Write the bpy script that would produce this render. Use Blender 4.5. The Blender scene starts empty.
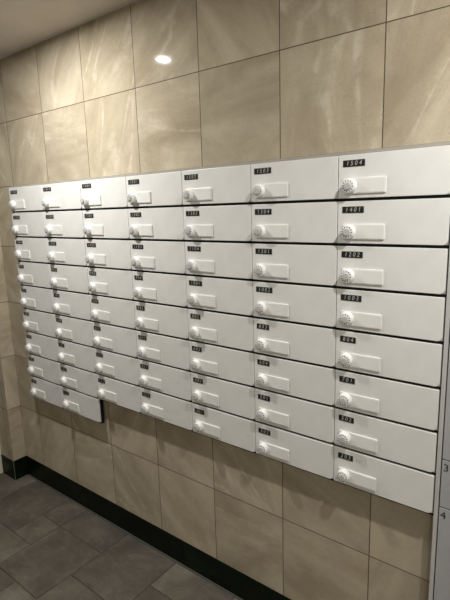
import bpy, bmesh, math, random
from mathutils import Matrix, Vector
random.seed(7)
PI = math.pi
scn = bpy.context.scene
COL = scn.collection
Z0 = 1.61            # height of the top edge of the mailbox bank above the floor

# ------------------------------------------------------------------ camera
def rot(a, b, c):
    yaw = Matrix.Rotation(a, 3, 'Z'); pit = Matrix.Rotation(b, 3, 'X'); rol = Matrix.Rotation(c, 3, 'Y')
    return yaw @ pit @ rol
R = rot(0.664756, -0.190203, 0.029692)
cam = bpy.data.cameras.new('camera'); camo = bpy.data.objects.new('camera', cam); COL.objects.link(camo)
right, fwd, up = R.col[0], R.col[1], R.col[2]
M = Matrix(((right.x, up.x, -fwd.x, 2.278416), (right.y, up.y, -fwd.y, -1.227639), (right.z, up.z, -fwd.z, -0.130179 + Z0), (0, 0, 0, 1)))
camo.matrix_world = M
cam.sensor_fit = 'HORIZONTAL'; cam.sensor_width = 36; cam.lens = 474.0 / 450 * 36; cam.clip_start = .01
scn.camera = camo

# ------------------------------------------------------------------ world, lights, exposure
w = bpy.data.worlds.new('world'); scn.world = w; w.use_nodes = True
w.node_tree.nodes['Background'].inputs[0].default_value = (.9, .92, 1, 1)
w.node_tree.nodes['Background'].inputs[1].default_value = .0
scn.view_settings.view_transform = 'Standard'; scn.view_settings.look = 'None'
scn.view_settings.gamma = 1; scn.view_settings.use_curve_mapping = False
scn.view_settings.exposure = 0.0
CEIL = .588 + Z0
LAMPS = [(.57, -.46, 16.5), (2.40, -.46, 17), (2.9, -1.95, 10)]  # last entry is an added fill lamp, unseen behind the camera
for lx, ly, pw in LAMPS:
    l = bpy.data.lights.new('downlight_lamp', 'AREA'); l.shape = 'DISK'; l.size = .05; l.energy = pw
    l.color = (1, .98, .93); l.spread = math.radians(180)
    lo = bpy.data.objects.new('downlight_lamp', l); lo.location = (lx, ly, CEIL - .012); COL.objects.link(lo)

# ------------------------------------------------------------------ node helpers
class N:
    def __init__(s, name):
        s.m = bpy.data.materials.new(name); s.m.use_nodes = True; s.t = s.m.node_tree
        s.b = s.t.nodes['Principled BSDF']
    def n(s, typ, **k):
        o = s.t.nodes.new(typ)
        for a, v in k.items(): setattr(o, a, v)
        return o
    def l(s, a, b): s.t.links.new(a, b)
    def setin(s, sock, v):
        if isinstance(v, bpy.types.NodeSocket): s.l(v, sock)
        else: sock.default_value = v
    def math(s, op, a, b=None, c=None, clamp=False):
        o = s.n('ShaderNodeMath', operation=op, use_clamp=clamp)
        s.setin(o.inputs[0], a)
        if b is not None: s.setin(o.inputs[1], b)
        if c is not None: s.setin(o.inputs[2], c)
        return o.outputs[0]
    def mix(s, f, a, b, blend='MIX'):
        o = s.n('ShaderNodeMix', data_type='RGBA', blend_type=blend)
        s.setin(o.inputs[0], f); s.setin(o.inputs[6], a); s.setin(o.inputs[7], b)
        return o.outputs[2]
    def noise(s, vec, scale, detail=4, rough=.55, dist=0):
        o = s.n('ShaderNodeTexNoise'); s.l(vec, o.inputs['Vector'])
        o.inputs['Scale'].default_value = scale; o.inputs['Detail'].default_value = detail
        o.inputs['Roughness'].default_value = rough; o.inputs['Distortion'].default_value = dist
        return o.outputs['Fac']
    def ramp(s, f, pts):
        o = s.n('ShaderNodeValToRGB'); s.l(f, o.inputs[0]); e = o.color_ramp.elements
        while len(e) < len(pts): e.new(.5)
        for i, (p, c) in enumerate(pts):
            e[i].position = p; e[i].color = c if len(c) == 4 else (*c, 1)
        return o.outputs[0]
    def comb(s, x, y, z):
        o = s.n('ShaderNodeCombineXYZ'); s.setin(o.inputs[0], x); s.setin(o.inputs[1], y); s.setin(o.inputs[2], z); return o.outputs[0]

def g(v): return (v, v, v, 1)

def plain(name, col, rough=.5, spec=.5, bump=0, bscale=300, metal=0):
    q = N(name); tc = q.n('ShaderNodeTexCoord').outputs['Object']
    f = q.noise(tc, 9, 3)
    c2 = tuple(min(1, x * 1.05) for x in col); c1 = tuple(x * .95 for x in col)
    q.l(q.ramp(f, [(.3, c1), (.7, c2)]), q.b.inputs['Base Color'])
    q.b.inputs['Roughness'].default_value = rough; q.b.inputs['Specular IOR Level'].default_value = spec
    q.b.inputs['Metallic'].default_value = metal
    if bump:
        b = q.n('ShaderNodeBump'); b.inputs['Strength'].default_value = bump; b.inputs['Distance'].default_value = .0006
        q.l(q.noise(tc, bscale, 2), b.inputs['Height']); q.l(b.outputs[0], q.b.inputs['Normal'])
    return q.m

TW, TH = .3058, .2995
def stone_tile(name, axis, x0, z0=.3098 + Z0, seed=0.0):
    """square limestone tiles, each with its own drift of veins, dark thin joints"""
    q = N(name); tc = q.n('ShaderNodeTexCoord').outputs['Object']
    sp = q.n('ShaderNodeSeparateXYZ'); q.l(tc, sp.inputs[0])
    u = q.math('DIVIDE', q.math('SUBTRACT', sp.outputs[axis], x0), TW)
    v = q.math('DIVIDE', q.math('SUBTRACT', sp.outputs[2], z0), TH)
    v = q.math('MAXIMUM', v, -5.97)
    fu, fv = q.math('FRACT', u), q.math('FRACT', v)
    iu, iv = q.math('FLOOR', u), q.math('FLOOR', v)
    du = q.math('MINIMUM', fu, q.math('SUBTRACT', 1, fu)); dv = q.math('MINIMUM', fv, q.math('SUBTRACT', 1, fv))
    d = q.math('MINIMUM', du, dv)
    joint = q.math('LESS_THAN', d, .0048)
    soft = q.math('SMOOTH_MIN', q.math('MULTIPLY', d, 110), 1, .1)
    wn = q.n('ShaderNodeTexWhiteNoise', noise_dimensions='3D'); q.l(q.comb(iu, iv, seed), wn.inputs['Vector'])
    rs = q.n('ShaderNodeSeparateColor'); q.l(wn.outputs['Color'], rs.inputs[0])
    # per-tile frame: rotate by a random angle and shift
    cx, cy = q.math('SUBTRACT', fu, .5), q.math('SUBTRACT', fv, .5)
    ang = q.math('MULTIPLY', rs.outputs[0], 6.283)
    ca, sa = q.math('COSINE', ang), q.math('SINE', ang)
    rx = q.math('SUBTRACT', q.math('MULTIPLY', cx, ca), q.math('MULTIPLY', cy, sa))
    ry = q.math('ADD', q.math('MULTIPLY', cx, sa), q.math('MULTIPLY', cy, ca))
    loc = q.comb(rx, q.math('MULTIPLY', ry, .38), q.math('MULTIPLY', wn.outputs['Value'], 37))
    loc2 = q.comb(rx, ry, q.math('MULTIPLY', wn.outputs['Value'], 51))
    big = q.noise(loc, 1.6, 5, .6, .8)
    med = q.noise(loc2, 4.5, 6, .65, .4)
    # veins: thin light contour bands of a warped field
    warp = q.noise(loc, 1.3, 3, .5, 1.2)
    band = q.math('FRACT', q.math('MULTIPLY', q.math('ADD', warp, q.math('MULTIPLY', med, .09)), 4.2))
    tri = q.math('ABSOLUTE', q.math('SUBTRACT', band, .5))
    vein = q.math('MULTIPLY', q.ramp(tri, [(0, g(1)), (.04, g(.7)), (.09, g(.25)), (.26, g(0))]), q.ramp(big, [(.46, g(0)), (.66, g(1))]))
    base = q.ramp(big, [(.30, (.335, .282, .203)), (.5, (.425, .367, .272)), (.68, (.51, .45, .345))])
    base = q.mix(q.math('MULTIPLY', q.math('MULTIPLY', vein, q.math('GREATER_THAN', rs.outputs[2], .28)), .36), base, (.64, .58, .46, 1))
    locs = q.comb(rx, q.math('MULTIPLY', ry, .28), q.math('MULTIPLY', wn.outputs['Value'], 23))
    thin = q.math('ABSOLUTE', q.math('SUBTRACT', q.noise(locs, 1.5, 2, .35, .35), .5))
    thin = q.math('MULTIPLY', q.ramp(thin, [(0, g(1)), (.008, g(.8)), (.022, g(0))]), q.ramp(med, [(.42, g(.15)), (.58, g(1))]))
    base = q.mix(q.math('MULTIPLY', q.math('MULTIPLY', thin, q.math('GREATER_THAN', rs.outputs[2], .35)), .36), base, (.70, .65, .54, 1))
    tone = q.math('ADD', q.math('MULTIPLY', rs.outputs[1], .16), .90)
    fine = q.noise(loc2, 60, 3, .7)
    tone = q.math('MULTIPLY', tone, q.math('ADD', q.math('MULTIPLY', fine, .34), q.math('ADD', q.math('MULTIPLY', med, .30), .68)))
    vm = q.n('ShaderNodeVectorMath', operation='SCALE'); q.l(base, vm.inputs[0]); q.l(tone, vm.inputs['Scale'])
    base = vm.outputs[0]
    # pores, in patches of some tiles
    vo = q.n('ShaderNodeTexVoronoi'); q.l(loc2, vo.inputs['Vector']); vo.inputs['Scale'].default_value = 34
    pore = q.math('MULTIPLY', q.ramp(vo.outputs['Distance'], [(.10, g(1)), (.24, g(0))]),
                  q.ramp(q.noise(loc2, 3, 2), [(.56, g(0)), (.68, g(1))]))
    base = q.mix(q.math('MULTIPLY', pore, .5), base, (.19, .15, .105, 1))
    q.l(q.mix(joint, base, (.095, .075, .05, 1)), q.b.inputs['Base Color'])
    q.setin(q.b.inputs['Roughness'], q.math('ADD', q.math('MULTIPLY', fine, .05), q.math('ADD', q.math('MULTIPLY', joint, .5), .03)))
    q.b.inputs['Specular IOR Level'].default_value = .10
    b = q.n('ShaderNodeBump'); b.inputs['Strength'].default_value = .14; b.inputs['Distance'].default_value = .001
    h = q.math('SUBTRACT', q.math('ADD', soft, q.math('MULTIPLY', fine, .10)), q.math('MULTIPLY', pore, .3))
    q.l(h, b.inputs['Height']); q.l(b.outputs[0], q.b.inputs['Normal'])
    return q.m

def floor_stone():
    q = N('grey_floor_stone'); tc = q.n('ShaderNodeTexCoord').outputs['Object']
    at = q.n('ShaderNodeAttribute', attribute_name='tile_tone').outputs['Fac']
    off = q.n('ShaderNodeVectorMath', operation='ADD'); q.l(tc, off.inputs[0]); q.l(q.comb(q.math('MULTIPLY', at, 9), 0, q.math('MULTIPLY', at, 5)), off.inputs[1])
    vec = off.outputs[0]
    a = q.noise(vec, 5, 7, .68, .5); f = q.noise(vec, 55, 4, .7)
    st = q.n('ShaderNodeVectorMath', operation='MULTIPLY'); q.l(vec, st.inputs[0]); st.inputs[1].default_value = (1, 3.5, 1)
    vn = q.noise(st.outputs[0], 6, 5, .6, 1.6)
    c = q.ramp(a, [(.32, (.072, .062, .048)), (.5, (.110, .097, .077)), (.68, (.165, .147, .119))])
    c = q.mix(q.math('MULTIPLY', q.ramp(vn, [(.54, g(0)), (.60, g(1)), (.66, g(0))]), .22), c, (.21, .195, .165, 1))
    c = q.mix(q.math('MULTIPLY', q.ramp(f, [(.35, g(1)), (.5, g(0))]), .25), c, (.07, .065, .055, 1))
    vm = q.n('ShaderNodeVectorMath', operation='SCALE'); q.l(c, vm.inputs[0]); q.l(q.math('ADD', q.math('MULTIPLY', at, .42), .80), vm.inputs['Scale'])
    q.l(vm.outputs[0], q.b.inputs['Base Color'])
    q.b.inputs['Roughness'].default_value = .55; q.b.inputs['Specular IOR Level'].default_value = .35
    b = q.n('ShaderNodeBump'); b.inputs['Strength'].default_value = .3; b.inputs['Distance'].default_value = .002
    q.l(q.math('ADD', a, q.math('MULTIPLY', f, .4)), b.inputs['Height']); q.l(b.outputs[0], q.b.inputs['Normal'])
    return q.m

def dark_marble():
    q = N('dark_green_marble'); tc = q.n('ShaderNodeTexCoord').outputs['Object']
    a = q.noise(tc, 7, 6, .65, 1.5)
    c = q.ramp(a, [(.3, (.003, .004, .002)), (.6, (.005, .009, .005)), (.8, (.012, .026, .015))])
    q.l(c, q.b.inputs['Base Color']); q.b.inputs['Roughness'].default_value = .3; q.b.inputs['Specular IOR Level'].default_value = .12
    return q.m

M_WALL = stone_tile('beige_stone_tile', 0, .2910)
M_PFRONT = stone_tile('beige_stone_tile_pier_front', 0, -.55, seed=3.3)
M_PSIDE = stone_tile('beige_stone_tile_pier_side', 1, .0355 - TW * .999, seed=5.1)
M_FLOOR = floor_stone(); M_GROUT = plain('dark_grout', (.055, .051, .044), .8)
M_BASE = dark_marble(); M_CAULK = plain('pale_joint', (.13, .135, .115), .6)
M_CEIL = plain('ceiling_paint', (.72, .66, .60), .75, .2, .2, 250)
M_PAINT = plain('wall_paint', (.72, .69, .63), .7, .2)
M_CREAM = plain('cream_door_paint', (.60, .56, .46), .4)
M_WHITE = plain('mailbox_enamel', (.74, .74, .722), .34, .4, .08, 420)
M_FRAMEW = plain('mailbox_frame_grey', (.33, .315, .28), .5)
M_DARK = plain('black_inner_steel', (.010, .010, .010), .6, .2)
M_PLATE = plain('name_plate_plastic', (.80, .805, .78), .35)
M_DIAL = plain('dial_plastic', (.86, .86, .85), .3)
M_GRIP = plain('dial_grip_grey', (.52, .525, .52), .4)
M_TICK = plain('black_ink', (.02, .02, .02), .5)
M_TAG = plain('black_tag', (.012, .012, .012), .35)
M_DIGIT = plain('pale_digit_ink', (.48, .48, .47), .5)
M_GHOST = plain('faded_ink', (.52, .52, .50), .5)
M_LOCK = plain('locker_steel_grey', (.40, .40, .41), .35, .5)
M_POST = plain('locker_frame_pale', (.50, .50, .49), .35, .5)
M_CHROME = plain('downlight_ring_white', (.75, .75, .73), .35)
q = N('lamp_lens'); q.b.inputs['Emission Color'].default_value = (1, .98, .93, 1); q.b.inputs['Emission Strength'].default_value = 8
M_LENS = q.m

# ------------------------------------------------------------------ mesh helpers
def link(name, bm, mats, parent=None, smooth=False, loc=None):
    me = bpy.data.meshes.new(name); bmesh.ops.recalc_face_normals(bm, faces=bm.faces); bm.to_mesh(me); bm.free()
    for m in (mats if isinstance(mats, (list, tuple)) else [mats]): me.materials.append(m)
    o = bpy.data.objects.new(name, me); COL.objects.link(o)
    if parent: o.parent = parent
    if loc: o.location = loc
    if smooth:
        for p in me.polygons: p.use_smooth = True
        me.set_sharp_from_angle(angle=math.radians(35))
    return o
def box(bm, a, b, bev=0, seg=1, mi=0):
    c = [(a[i] + b[i]) / 2 for i in range(3)]; s = [abs(b[i] - a[i]) for i in range(3)]
    r = bmesh.ops.create_cube(bm, size=1, matrix=Matrix.Translation(c) @ Matrix.Diagonal((*s, 1)))
    vs = r['verts']; fs = {f for v in vs for f in v.link_faces}
    for f in fs: f.material_index = mi
    if bev:
        es = {e for v in vs for e in v.link_edges}
        bmesh.ops.bevel(bm, geom=list(es), offset=bev, segments=seg, affect='EDGES', profile=.6)
    return vs
def panel(bm, x0, x1, z0, z1, y0, y1, radii, bev):
    """plate in the xz plane, front at y0; radii = (top left, top right, bottom right, bottom left)"""
    pts = []
    for (cx, cz, r, a0) in ((x0 + radii[0], z1 - radii[0], radii[0], 180), (x1 - radii[1], z1 - radii[1], radii[1], 90),
                            (x1 - radii[2], z0 + radii[2], radii[2], 0), (x0 + radii[3], z0 + radii[3], radii[3], -90)):
        n = 6 if r > .003 else 2
        for k in range(n + 1):
            a = math.radians(a0 - 90 * k / n); pts.append((cx + r * math.cos(a), cz + r * math.sin(a)))
    cxm, czm = (x0 + x1) / 2, (z0 + z1) / 2
    def ring(ins, y):
        out = []
        for (x, z) in pts:
            out.append(bm.verts.new((x - math.copysign(ins, x - cxm), y, z - math.copysign(ins, z - czm))))
        return out
    r0 = ring(bev, y0); r1 = ring(bev * .3, y0 + bev * .3); r2 = ring(0, y0 + bev); r3 = ring(0, y1)
    n = len(pts)
    for a, b in ((r0, r1), (r1, r2), (r2, r3)):
        for i in range(n): bm.faces.new((a[i], a[(i + 1) % n], b[(i + 1) % n], b[i]))
    bm.faces.new(r0); bm.faces.new(list(reversed(r3)))
def lathe(bm, cx, cz, prof, seg=32, flute=None):
    """profile (radius, y) from back to front, turned about the y axis"""
    rings = []
    for (r, y) in prof:
        ring = []
        for k in range(seg):
            a = 2 * PI * k / seg; rr = r
            if flute: rr = r * (1 - flute[1] * (.5 - .5 * math.cos(flute[0] * a)))
            ring.append(bm.verts.new((cx + rr * math.cos(a), y, cz + rr * math.sin(a))))
        rings.append(ring)
    for a, b in zip(rings, rings[1:]):
        for i in range(seg): bm.faces.new((a[i], a[(i + 1) % seg], b[(i + 1) % seg], b[i]))
    bm.faces.new(rings[0]); bm.faces.new(rings[-1])
def text_mesh(name, s, size, mat, parent, loc, shear=0, spacing=1.0, extrude=.0003, wscale=1.0):
    cu = bpy.data.curves.new(name, 'FONT'); cu.body = s; cu.size = size; cu.shear = shear; cu.space_character = spacing
    cu.extrude = extrude; cu.align_x = 'CENTER'; cu.align_y = 'CENTER'; cu.resolution_u = 3
    t = bpy.data.objects.new(name + '_tmp', cu); COL.objects.link(t)
    dg = bpy.context.evaluated_depsgraph_get(); me = bpy.data.meshes.new_from_object(t.evaluated_get(dg))
    bpy.data.objects.remove(t); bpy.data.curves.remove(cu)
    me.transform(Matrix.Rotation(PI / 2, 4, 'X') @ Matrix.Diagonal((wscale, 1, 1, 1)))
    me.materials.clear(); me.materials.append(mat); me.name = name
    o = bpy.data.objects.new(name, me); COL.objects.link(o); o.parent = parent; o.location = loc
    return o
def empty(name, loc):
    o = bpy.data.objects.new(name, None); o.empty_display_size = .05; COL.objects.link(o); o.location = loc; return o
def tag(o, label=None, cat=None, group=None, kind=None):
    if label: o['label'] = label
    if cat: o['category'] = cat
    if group: o['group'] = group
    if kind: o['kind'] = kind
    return o
def struct(name, bm, mats, **k):
    return tag(link(name, bm, mats, **k), kind='structure')

# ------------------------------------------------------------------ room shell
YW = .035            # face of the tiled wall
XL, XR, YB = -1.6, 3.6, -2.5
b = bmesh.new(); box(b, (-.20, YW, 0), (XR, YW + .12, CEIL)); struct('wall_back', b, M_WALL)
# pier at the left end of the tiled wall: side and front faces are tiled, the door stands beyond
b = bmesh.new()
box(b, (-.335, -.0425, 0), (-.2, YW + .12, CEIL))
for f in b.faces:
    f.material_index = 1 if abs(f.calc_center_median().x + .2) < .001 else 0
struct('wall_pier', b, [M_PFRONT, M_PSIDE])
b = bmesh.new(); box(b, (XL - .12, YB, 0), (XL, YW + .12, CEIL)); struct('wall_left', b, M_PAINT)
b = bmesh.new(); box(b, (XR, YB, 0), (XR + .12, YW + .12, CEIL)); struct('wall_right', b, M_PAINT)
b = bmesh.new(); box(b, (XL - .12, YB - .12, 0), (XR + .12, YB, CEIL)); struct('wall_front', b, M_PAINT)
b = bmesh.new(); box(b, (XL - .12, YB - .12, CEIL), (XR + .12, YW + .12, CEIL + .1)); struct('ceiling', b, M_CEIL)
# door at the far left: pale jamb beside the pier, leaf beyond it
d1 = tag(empty('door_1', (-.80, -.02, 0)), kind='structure')
b = bmesh.new(); box(b, (-.385, -.062, .0), (-.335, .06, 2.12), .002)
box(b, (-1.265, -.062, 0), (-1.215, .06, 2.12), .002); box(b, (-1.215, -.062, 2.06), (-.385, .06, 2.12), .002)
o = link('door_frame', b, M_CREAM, d1); o.matrix_parent_inverse = Matrix.Translation((.80, .02, 0))
b = bmesh.new(); box(b, (-1.212, -.02, .006), (-.388, .02, 2.056), .002)
o = link('door_leaf', b, M_CREAM, d1); o.matrix_parent_inverse = Matrix.Translation((.80, .02, 0))
b = bmesh.new(); box(b, (XL, 0.02, 0), (-1.266, .14, CEIL)); box(b, (-1.266, -.0425, 2.121), (-.336, .14, CEIL))
struct('wall_door', b, M_PFRONT)

# floor: one mesh of split stone tiles in three sizes, over dark grout
MOD = .155; GX, GY = .37, -.13
used = {}
tiles = []
def put(i, j, wi, hj):
    for a in range(i, i + wi):
        for c in range(j, j + hj): used[(a, c)] = 1
    tiles.append((i, j, wi, hj))
for t in [(0, 0, 2, 2), (2, -1, 2, 2), (0, -1, 2, 1), (-1, -1, 1, 1), (-1, 0, 1, 1), (-3, -1, 2, 2), (-2, 1, 2, 2), (0, 2, 1, 1), (1, 2, 1, 2),
          (2, 1, 2, 2), (4, 0, 2, 2), (4, -1, 2, 1), (-4, 1, 2, 1), (-5, -1, 2, 2)]: put(*t)
i0, i1 = int(math.floor((XL - GX) / MOD)), int(math.ceil((XR - GX) / MOD)); j1 = int(math.ceil((GY - YB) / MOD))
for j in range(-1, j1):
    for i in range(i0, i1):
        if (i, j) in used: continue
        opts = [(2, 2)] * 5 + [(1, 1)] * 2 + [(2, 1)] * 2 + [(1, 2)]
        random.shuffle(opts)
        for wi, hj in opts + [(1, 1)]:
            if all((a, c) not in used for a in range(i, i + wi) for c in range(j, j + hj)):
                put(i, j, wi, hj); break
b = bmesh.new(); lay = b.faces.layers.float.new('tile_tone')
G = .0013
def clampx(v): return max(XL, min(XR, v))
for (i, j, wi, hj) in tiles:
    xa, xb = clampx(GX + i * MOD), clampx(GX + (i + wi) * MOD)
    yb, ya = min(YW, GY - j * MOD), max(YB, GY - (j + hj) * MOD)
    if xb - xa < .01 or yb - ya < .01: continue
    tone = random.random()
    e = .0012
    lo = [b.verts.new(p) for p in ((xa + G, ya + G, -.003), (xb - G, ya + G, -.003), (xb - G, yb - G, -.003), (xa + G, yb - G, -.003))]
    hi = [b.verts.new(p) for p in ((xa + G + e, ya + G + e, 0), (xb - G - e, ya + G + e, 0), (xb - G - e, yb - G - e, 0), (xa + G + e, yb - G - e, 0))]
    fs = [b.faces.new(hi)] + [b.faces.new((lo[k], lo[(k + 1) % 4], hi[(k + 1) % 4], hi[k])) for k in range(4)]
    for f in fs: f[lay] = tone
n0 = len(b.faces)
vs = box(b, (XL, YB, -.12), (XR, YW, -.0025), mi=1)
struct('floor', b, [M_FLOOR, M_GROUT])

# dark stone baseboards with pale joints at the ends and every 0.6 m
BH = .116
b = bmesh.new(); x = -.1985; xe = 1.029
cuts = [-.2, .429, 1.029, 1.629, 2.229, 2.829, 3.429, XR]
for a, c in zip(cuts, cuts[1:]):
    box(b, (a + .0006, YW - .0035, .001), (c - .0006, YW, BH), .0004)
box(b, (-.1998, YW - .0046, .001), (-.1974, YW - .0030, BH), 0, mi=1)
box(b, (-.19, YW - .006, 0), (XR, YW - .0035, .0016), 0, mi=1)
struct('baseboard_back', b, [M_BASE, M_CAULK])
b = bmesh.new()
box(b, (-.2, -.0445, .001), (-.1965, YW - .0035, BH), .0004); box(b, (-.335, -.046, .001), (-.1990, -.0425, BH), .0004)
box(b, (-.1985, -.0462, .001), (-.1963, -.0440, BH), 0, mi=1)
struct('baseboard_left', b, [M_BASE, M_CAULK])
# pale stone threshold block at the foot of the jamb
b = bmesh.new(); box(b, (-.40, -.085, 0), (-.337, -.0625, .022), .003); struct('trim_1', b, M_CREAM)

# ------------------------------------------------------------------ mailbox bank
W, H, NC = .2859, .12, 7
SLOT = .0075
YBK = YW - .0005
def make_mailbox():
    r = empty('mailbox', (0, 0, 0))
    b = bmesh.new(); box(b, (.0004, .0085, -H + .0003), (W - .0004, .0245, -.0003)); box(b, (.0004, .0246, -H + .0003), (W - .0125, YBK, -.0003)); link('body', b, M_DARK, r)
    b = bmesh.new(); panel(b, .0008, W - .0008, -H + SLOT + .0004, -.0006, .0055, .0083, (.0005,) * 4, .0004); link('door_frame', b, M_WHITE, r)
    b = bmesh.new(); panel(b, .0011, W - .0011, -H + SLOT, -.0004, 0, .0052, (.0012, .004, .013, .0012), .0011); link('door', b, M_WHITE, r)
    b = bmesh.new()
    panel(b, .0165, .131, -.1010, -.0610, -.0035, -.0001, (.002,) * 4, .0008)
    pl = link('name_plate', b, M_PLATE, r)
    b = bmesh.new(); panel(b, .056, .1285, -.0985, -.0635, -.0041, -.0036, (.001,) * 4, .0003); link('name_card', b, M_PLATE, pl)
    cx, cz = .0352, -.0810
    b = bmesh.new()
    lathe(b, cx, cz, [(.0196, -.0036), (.0193, -.0080), (.0180, -.0094), (.0177, -.0170), (.0172, -.0184), (.0162, -.0188)], 40)
    dl = link('combination_dial', b, M_DIAL, r, smooth=True)
    b = bmesh.new()
    lathe(b, cx, cz, [(.0106, -.0189), (.0104, -.0212), (.0096, -.0222), (.0030, -.0224)], 96, (12, .22))
    link('dial_grip', b, M_GRIP, dl)
    b = bmesh.new()
    for k in range(12):
        a = 2 * PI * k / 12 + .1
        bb = box(b, (-.0009, -.0193, .0116), (.0009, -.0189, .0156))
        bmesh.ops.transform(b, matrix=Matrix.Translation((cx, 0, cz)) @ Matrix.Rotation(a, 4, 'Y'), verts=bb)
    link('tick_marks', b, M_TICK, dl)
    return r
def copy_tree(o, parent=None):
    c = o.copy(); COL.objects.link(c); c.parent = parent
    for ch in list(o.children): copy_tree(ch, c)
    return c
nums = []
for fl in range(15, 1, -1):
    for k in (4, 3, 2, 1): nums.append(fl * 100 + k)
grid = {}
it = iter(nums)
for rr in range(8):
    for cc in range(6, -1, -1): grid[(cc, rr)] = next(it)
grid[(0, 8)] = 101; grid[(1, 8)] = 102
tagmesh = {}
for n, wd in ((4, .0600), (3, .0465)):
    b = bmesh.new(); panel(b, 0, wd, -.0170, 0, -.0008, 0, (.0008,) * 4, .0002)
    me = bpy.data.meshes.new('number_tag'); bmesh.ops.recalc_face_normals(b, faces=b.faces); b.to_mesh(me); b.free(); me.materials.append(M_TAG); tagmesh[n] = (me, wd)
cols = ['first column from the left', 'second column from the left', 'third column from the left', 'middle column', 'third column from the right', 'second column from the right', 'rightmost column']
rows = ['top box', 'second box from the top', 'third box from the top', 'fourth box from the top', 'fifth box from the top', 'sixth box from the top', 'seventh box from the top', 'eighth box from the top', 'ninth box from the top']
proto = make_mailbox()
used0 = False
digit_cache = {}
for (cc, rr), num in sorted(grid.items()):
    m = proto if not used0 else copy_tree(proto)
    used0 = True
    m.location = (cc * W, 0, Z0 - rr * H)
    low = ', lowest' if (rr == 8) or (rr == 7 and cc > 1) else ''
    tag(m, 'white mailbox numbered %d, %s, %s' % (num, cols[cc], rows[rr]), 'mailbox', 'white mailboxes in the wall bank')
for m in [o for o in list(COL.objects) if o.parent is None and o.name.startswith('mailbox') and o.type == 'EMPTY']:
    num = m['label'].split('numbered ')[1].split(',')[0]
    me, wd = tagmesh[len(num)]
    t = bpy.data.objects.new('number_tag', me); COL.objects.link(t); t.parent = m; t.location = (.0140, -.0002, -.0142)
    t['label'] = 'black number tag reading ' + num
    text_mesh('digits', num, .0165, M_DIGIT, t, (wd / 2, -.0011, -.0086), shear=.18, spacing=1.55, extrude=.0001, wscale=.92)
# faint marks beside the tag of the lowest box at right
for m in COL.objects:
    if m.get('label', '').startswith('white mailbox numbered 303'):
        text_mesh('faded_print', '303', .012, M_GHOST, m, (.078, -.0003, -.0230), spacing=1.2, extrude=.0001)

# frame: thin strip along the top
b = bmesh.new(); box(b, (-.001, .010, Z0 + .0004), (7 * W + .001, YBK, Z0 + .0085), .0008)
tag(link('mailbox_top_rail', b, M_FRAMEW), 'thin grey metal rail along the top edge of the mailbox bank', 'rail')

# ------------------------------------------------------------------ parcel locker at the right edge
LT = Z0 - .135
lk = tag(empty('parcel_locker', (2.0035, 0, 0)), 'tall grey steel locker with numbered doors at the right edge of the photo', 'locker')
def lpart(name, bm, mat, lab=None):
    bmesh.ops.translate(bm, vec=(-2.0035, 0, 0), verts=bm.verts)
    o = link(name, bm, mat, lk)
    if lab: o['label'] = lab
    return o
b = bmesh.new(); box(b, (2.0045, .004, .0), (2.53, YBK, LT), 0); lpart('cabinet_body', b, M_DARK)
b = bmesh.new(); box(b, (2.0048, -.004, .0), (2.0150, .003, LT), .0008); lpart('frame_post', b, M_POST, 'pale vertical frame strip')
b = bmesh.new(); box(b, (2.522, -.004, .0), (2.531, .003, LT), .0008); lpart('frame_post', b, M_POST, 'pale vertical frame strip')
edges = [LT - .004, Z0 - .40, Z0 - .784, Z0 - .920, .12]
for k in range(4):
    z1, z0 = edges[k] - .0016, edges[k + 1] + .0016
    b = bmesh.new(); panel(b, 2.0180, 2.519, z0, z1, -.003, .003, (.001,) * 4, .0007); dd = lpart('locker_door', b, M_LOCK)
    text_mesh('door_number', str(k + 1), .029, M_TICK, dd, (.0250, -.0034, z1 - .0205), extrude=.0001)
b = bmesh.new(); panel(b, 2.0180, 2.519, .002, .1185, -.003, .003, (.001,) * 4, .0007); lpart('plinth', b, M_LOCK)

# ------------------------------------------------------------------ ceiling downlights, the last one added as fill
spots = ['recessed round downlight reflected in the upper wall tiles', 'recessed round downlight over the locker at right',
         'added fill downlight, unseen, behind the viewer at right']
for (lx, ly, pw), lab in zip(LAMPS, spots):
    r = tag(empty('ceiling_downlight', (lx, ly, CEIL)), lab, 'downlight', 'ceiling downlights')
    b = bmesh.new()
    seg = 40; prof = [(.062, 0), (.062, -.004), (.058, -.007), (.047, -.007), (.045, -.002), (.045, 0)]
    rg = [[b.verts.new((rr * math.cos(2 * PI * k / seg), rr * math.sin(2 * PI * k / seg), z)) for k in range(seg)] for rr, z in prof]
    for p, s in zip(rg, rg[1:] + rg[:1]):
        for k in range(seg): b.faces.new((p[k], p[(k + 1) % seg], s[(k + 1) % seg], s[k]))
    link('trim_ring', b, M_CHROME, r, smooth=True)
    b = bmesh.new(); vs = [b.verts.new((.0452 * math.cos(2 * PI * k / seg), .0452 * math.sin(2 * PI * k / seg), -.0025)) for k in range(seg)]
    b.faces.new(vs); link('lens', b, M_LENS, r)
